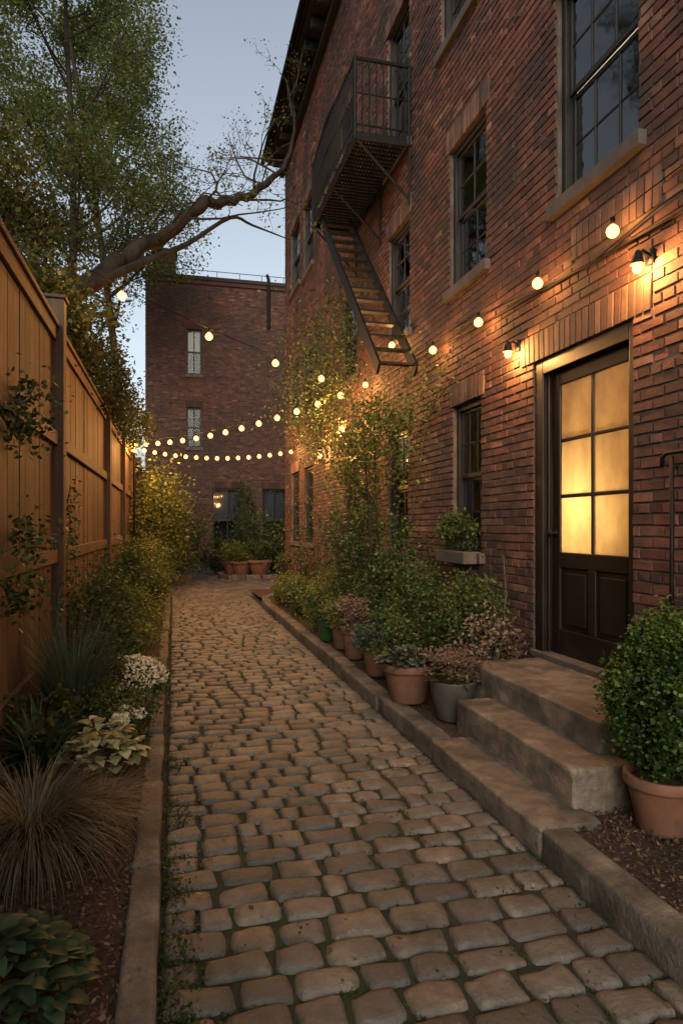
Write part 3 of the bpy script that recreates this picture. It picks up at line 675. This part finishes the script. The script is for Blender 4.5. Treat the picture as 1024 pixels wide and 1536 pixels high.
for c,h,n in (((2.3,7.9,.1),1.8,8),((2.35,8.7,.1),1.7,8),((2.45,6.9,.1),1.5,6),((2.5,5.6,.1),1.05,6)):
    out=[];tips=[]
    for i in range(n): grow(Vector(c)+Vector((random.uniform(-.2,.2),random.uniform(-.25,.25),0)),(random.uniform(-.15,.15),random.uniform(-.15,.15),1),h*random.uniform(.7,1),.012,0,1,out,tips,up=.12,wig=.06,nch=6,spread=.6,ratio=.28,start=.15)
    e=empty('tall_shrub',c); branches('stems',out,e,M_stem); tipleaves('foliage',tips,11,.06,.045,L_shrub,e)
out=[];tips=[]; c=(2.3,7.6,.1)
for dx in (0,.12): grow((c[0]+dx,c[1]+dx,c[2]),(.02,-.03,1),2.7,.02,0,2,out,tips,up=.08,wig=.04,nch=8,spread=.9,ratio=.32,start=.55)
e=empty('sapling_tree',c); branches('trunk_and_limbs',out,e); tipleaves('foliage',tips,7,.08,.05,L_yel,e)
def vine(name,starts,wallx,m,per=7,steps=26,sig=.10,size=.06,out_=.12):
    q=P(); pts=[]
    e=empty(name,starts[0][0])
    for s,g in starts:
        p=Vector(s); d=Vector(g).normalized(); pl=[p.copy()]
        for i in range(steps):
            d=(d+Vector((0,random.gauss(0,.25),random.gauss(0,.18)))).normalized(); p=p+d*.16; p.x=wallx+random.uniform(-.05,.0); pl.append(p.copy())
            pts.append(tuple(p))
        q.tube(pl,[.012*(1-.7*i/len(pl)) for i in range(len(pl))],M_stem,5)
    q.make('stems',e,smooth=True); T=np.array(pts); i=np.repeat(np.arange(len(T)),per)
    C=T[i]+R.normal(size=(len(i),3))*sig; C[:,0]=T[i][:,0]-np.abs(R.normal(0,out_,len(i))) if wallx>0 else T[i][:,0]+np.abs(R.normal(0,out_,len(i)))
    leaves('foliage',C,size,m,R.uniform(0,1,len(i)),parent=e); return e
vine('climbing_vine',[((2.8,10.4+.3*i,random.uniform(2.7,3.2)),(0,random.uniform(-.2,.3),1)) for i in range(11)]+[((2.8,12.8,.2),(0,-.1,1)),((2.8,11.4,.2),(0,.1,1))],2.8,L_shrub,38,15,.19,.055,.42)
vine('climbing_vine',[((2.8,8.6,2.2),(0,-.6,.7)),((2.8,9.2,2.2),(0,-.4,.6)),((2.8,9.4,2.4),(0,.6,.5)),((2.8,9.3,.2),(0,.05,1)),((2.8,7.6,1.6),(0,-.4,.8)),((2.8,8.8,2.6),(0,.5,.2)),((2.8,7.9,2.7),(0,-.7,.15)),((2.8,7.4,2.9),(0,-.9,.05))],2.8,L_yel,26,9,.15,.05,.28)
vine('climbing_vine',[((2.8,5.2,.5),(0,-.3,.9))],2.79,L_shrub,5,5,.05,.045,.05)
e=empty('window_planter',(2.76,6.18,1.2)); q=P(); q.box(2.66,2.84,5.84,6.54,1.19,1.31,M_sill); q.make('trough',e,.01)
bush('x',(2.75,6.18,1.28),(.13,.34,.19),2400,.035,L_shrub,0,e)
vine('fence_vine',[((-1,4.6,2.1),(0,.5,.3)),((-1,4.3,2.3),(0,.5,-.3)),((-1,4.4,1.4),(0,.5,.1)),((-1,4.2,1.25),(0,.4,-.2))],-.97,L_shrub,80,3,.08,.05,.12)
vine('fence_vine',[((-1,6.2,.3),(0,.02,1)),((-1,6.35,.3),(0,-.02,1))],-.95,L_shrub,18,11,.06,.045,.05)
# ------------------------------------------------------------------ left bed plants
tuft('ornamental_grass',(-.62,3.25,.07),1700,.62,.0028,L_straw,.10,(.75,1.5),(1.2,2.8))
tuft('ornamental_grass',(-.36,3.55,.07),500,.36,.0025,L_straw,.07,(.6,1.4),(1.0,2.6))
tuft('strap_leaf_lily',(-.78,4.35,.07),60,.62,.018,L_hosta,.08,(.9,1.45),(.9,2.3))
tuft('ornamental_grass',(-.72,5.2,.07),500,1.0,.005,L_blue,.12,(1.15,1.52),(.3,1.1))
hosta('variegated_hosta',(-.42,4.3,.08),130,.20,.10,.034,L_pale,.24)
hosta('hosta',(-.55,2.28,.07),330,.26,.085,.030,L_hosta,.17)
hosta('hosta',(-.78,2.05,.07),160,.22,.09,.032,L_hosta,.2)
bush('shrub',(-.4,5.15,.06),(.26,.34,.16),2600,.03,L_shrub)
e=bush('white_flower_mound',(-.34,6.15,.06),(.26,.32,.15),2200,.035,L_shrub)
d=unit(R.normal(size=(1800,3))); d[:,2]=np.abs(d[:,2]); leaves('blossoms',np.array([-.34,6.15,.2])+d*np.array([.28,.36,.19])*R.uniform(.97,1.08,(1800,1)),.026,L_white,asp=.5,parent=e)
e=bush('white_hydrangea',(-.34,4.75,.06),(.16,.2,.10),1300,.035,L_shrub)
hc=[]
for i in range(9):
    a=R.uniform(0,6.28); c=np.array([-.34+.13*math.cos(a)*R.random(),4.75+.17*math.sin(a)*R.random(),.22+R.uniform(0,.06)]); hc.append(c+unit(R.normal(size=(60,3)))*.035)
leaves('flower_heads',np.concatenate(hc),.02,L_white,asp=.5,parent=e)
for c,r,n,s,m in (((-.68,6.0,.06),(.3,.4,.25),2500,.05,L_dark),((-.7,7.3,.06),(.32,.6,.52),5400,.045,L_shrub),((-.45,7.5,.06),(.28,.4,.27),2400,.045,L_yel),((-.5,8.6,.06),(.36,.5,.36),3200,.045,L_yel),
    ((-.65,9.8,.06),(.35,.7,.6),4200,.055,L_shrub),((-.6,11.6,.06),(.4,.8,.5),3600,.055,L_shrub),((-.55,13.5,.06),(.5,1,.6),4200,.06,L_yel),((-.5,15.6,.06),(.5,.9,.55),3600,.065,L_shrub),((-.85,4.6,.06),(.2,.35,.22),1200,.05,L_dark)):
    bush('shrub',c,r,n,s,m)
bush('tall_shrub',(-.35,17.6,.1),(.8,1.2,1.45),8000,.085,L_yel)
bush('tall_shrub',(-.1,19.6,.1),(1.1,1.2,1.0),6000,.085,L_shrub)
ring=[(2.7+1.35*math.cos(a),20.3+1.2*math.sin(a)) for a in np.linspace(0,2*math.pi,19)]
kerb('stone_kerb',ring,.16,.16,.5)
q=P(); q.lathe((2.7,20.3,0),[(0,.12),(1.25,.1),(1.3,.0)],M_mulch,24); q.make('mulch_bed')
for c,r,h,lm in (((1.95,19.75,.12),.3,.42,L_yel),((2.45,19.5,.12),.34,.46,L_shrub),((1.72,20.3,.12),.26,.38,L_yel)):
    e=pot('potted_shrub',c,r,h,M_terra); bush('x',(c[0],c[1],c[2]+h*.86),(.36,.36,.3),1500,.06,lm,4,e)
bush('tall_shrub',(2.6,21.2,.1),(.8,.8,.9),5500,.07,L_shrub); bush('tall_shrub',(3.3,20.5,.1),(.6,.7,.7),3500,.07,L_dark); bush('shrub',(1.4,21.8,.1),(.6,.6,.5),3000,.07,L_dark)
bush('tall_shrub',(2.5,24.5,.1),(.45,.45,1.5),3500,.08,L_dark)
q=P(); q.box(-.4,.5,18.6,19.4,-.02,.22,M_step); q.make('stone_slab',None,.03)
# ------------------------------------------------------------------ trees
e=empty('leaning_tree',(-2.2,8.6,0)); out=[];tips=[]
limb=[(-2.3,8.5,-.1),(-2.15,8.6,1.5),(-1.9,8.8,3.2),(-1.45,9.1,4.3),(-.85,9.5,4.97),(-.45,9.95,5.55),(-.10,10.34,5.92),(.51,10.9,6.76),(1.08,11.28,7.05),(1.57,11.57,7.5),(1.98,11.9,8.15),(2.15,12.1,9.0),(2.0,12.3,9.9)]
rad=[.2,.18,.17,.15,.125,.11,.10,.085,.072,.06,.04,.022,.01]
def smoothp(pts,rad,k=4):
    o=[];r=[];n=len(pts)
    for i in range(n-1):
        p0,p1,p2,p3=[Vector(pts[max(0,min(n-1,i+j))]) for j in (-1,0,1,2)]
        for s in range(k):
            t=s/k; o.append(.5*((2*p1)+(-p0+p2)*t+(2*p0-5*p1+4*p2-p3)*t*t+(-p0+3*p1-3*p2+p3)*t**3)); r.append(rad[i]*(1-t)+rad[i+1]*t)
    o.append(Vector(pts[-1])); r.append(rad[-1]); return o,r
o1,r1=smoothp(limb,rad); out.append(([p+Vector((random.gauss(0,.018),random.gauss(0,.018),random.gauss(0,.024))) for p in o1],[x*random.uniform(.92,1.1) for x in r1],0))
l2=[(-1.45,9.1,4.3),(-1.0,9.3,4.75),(-.4,9.7,5.25),(.2,10.4,5.85),(.9,11.0,6.6),(1.3,11.3,6.65),(2.0,11.6,6.6)]
o2,r2=smoothp(l2,[.09,.07,.05,.04,.028,.02,.008]); out.append((o2,r2,0))
for i in range(16,len(o1)-2,2):
    grow(o1[i],(random.gauss(0,.6),random.gauss(0,.6),random.uniform(-.2,1)),random.uniform(1,2.2),.022,1,3,out,tips,up=.02,wig=.2,nch=3,spread=.7,ratio=.6)
for dv in ((-.6,-.2,1),(-.3,.6,1),(-.8,.5,.6)): grow((-1.9,8.8,3.2),dv,2.8,.08,1,4,out,tips,up=.06,wig=.16,nch=4,spread=.75,ratio=.6)
branches('trunk_and_limbs',out,e)
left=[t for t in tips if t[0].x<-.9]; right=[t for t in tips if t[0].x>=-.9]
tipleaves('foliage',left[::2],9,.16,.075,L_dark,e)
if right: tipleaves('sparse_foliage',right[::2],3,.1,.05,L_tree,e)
def tree(name,base,h,r,nch,maxl,per,sig,size,m,spread=.8,start=.4,ratio=.42,up=.1,hang=0,lean=(0,0,1),skip=1):
    e=empty(name,base); out=[];tips=[]
    grow(base,lean,h,r,0,maxl,out,tips,up=up,wig=.04,nch=nch,spread=spread,ratio=ratio,start=start,steps=9)
    branches('trunk_and_limbs',out,e); tipleaves('foliage',tips[::skip],per,sig,size,m,e,hang)
random.seed(5)
tree('tree',(-1.2,23,0),19,.17,20,3,6,.27,.10,L_tree,1.0,.42,.25,.06,skip=2)
tree('tree',(-3.0,18.0,0),16,.16,16,3,6,.24,.095,L_tree,.9,.36,.25,.07,skip=2)
tree('tree',(-3.9,11.5,0),12.5,.16,14,3,7,.2,.075,L_tree,.9,.35,.27,.07,skip=2)
tree('tree',(-3.2,7.2,0),8.0,.13,12,3,9,.18,.065,L_dark,.9,.4,.32,.05,skip=2)
e=empty('hedge',(-2,12,0)); C=[];T=[]
for (c,r,n) in (((-1.9,7.8,3.6),(.7,1.4,1.05),8000),((-1.9,9.5,3.8),(.8,1.5,1.3),8000),((-1.7,11.8,3.7),(.8,1.6,1.3),7000),((-1.6,14.2,3.6),(.8,1.6,1.4),6000),((-1.6,17,3.4),(.9,1.8,1.6),6000),
   ((-2.5,5.6,4.0),(.7,1.2,1.2),5000),((-1.9,20,3.0),(1.2,1.8,2.0),5000),((-2.6,13,2),(.8,6,1.8),5000),((-2.4,6,2),(.8,4,1.5),3000),((-1.2,8.4,3.9),(.45,1.0,.6),4500),((-1.15,10.8,3.75),(.45,1.3,.7),5000),((-1.0,14,3.5),(.5,1.6,.8),5500),((-2.0,8.6,5.2),(.7,1.2,.8),4500)):
    p,t=clumpy(c,r,n,sub=.2,shell=.5); p[:,0]=np.where((p[:,2]<3.2)&(p[:,0]>-1.2),-1.25-np.abs(p[:,0]+1.2)*.3,p[:,0]); C.append(p); T.append(t)
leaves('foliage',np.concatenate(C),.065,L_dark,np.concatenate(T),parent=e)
q=P()
for y in np.arange(4.5,21,1.1): q.tube([(-2,y,0),(-1.95,y+.1,2),(-1.8,y+.2,3.8)],[.06,.05,.02],M_bark,6)
q.make('trunks',e)
C=[];T=[]
for i in range(26):
    a=random.uniform(-1.0,.9); d_=random.uniform(48,70); p,t=clumpy((math.sin(a)*d_,math.cos(a)*d_,3),(5,5,3.5),800,sub=.25); C.append(p);T.append(t)
for i in range(8):
    p,t=clumpy((-6-random.random()*6,4+i*3.5,2.5),(2.5,2.5,2.5),900,sub=.25); C.append(p);T.append(t)
leaves('distant_trees',np.concatenate(C),.5,L_dark,np.concatenate(T))
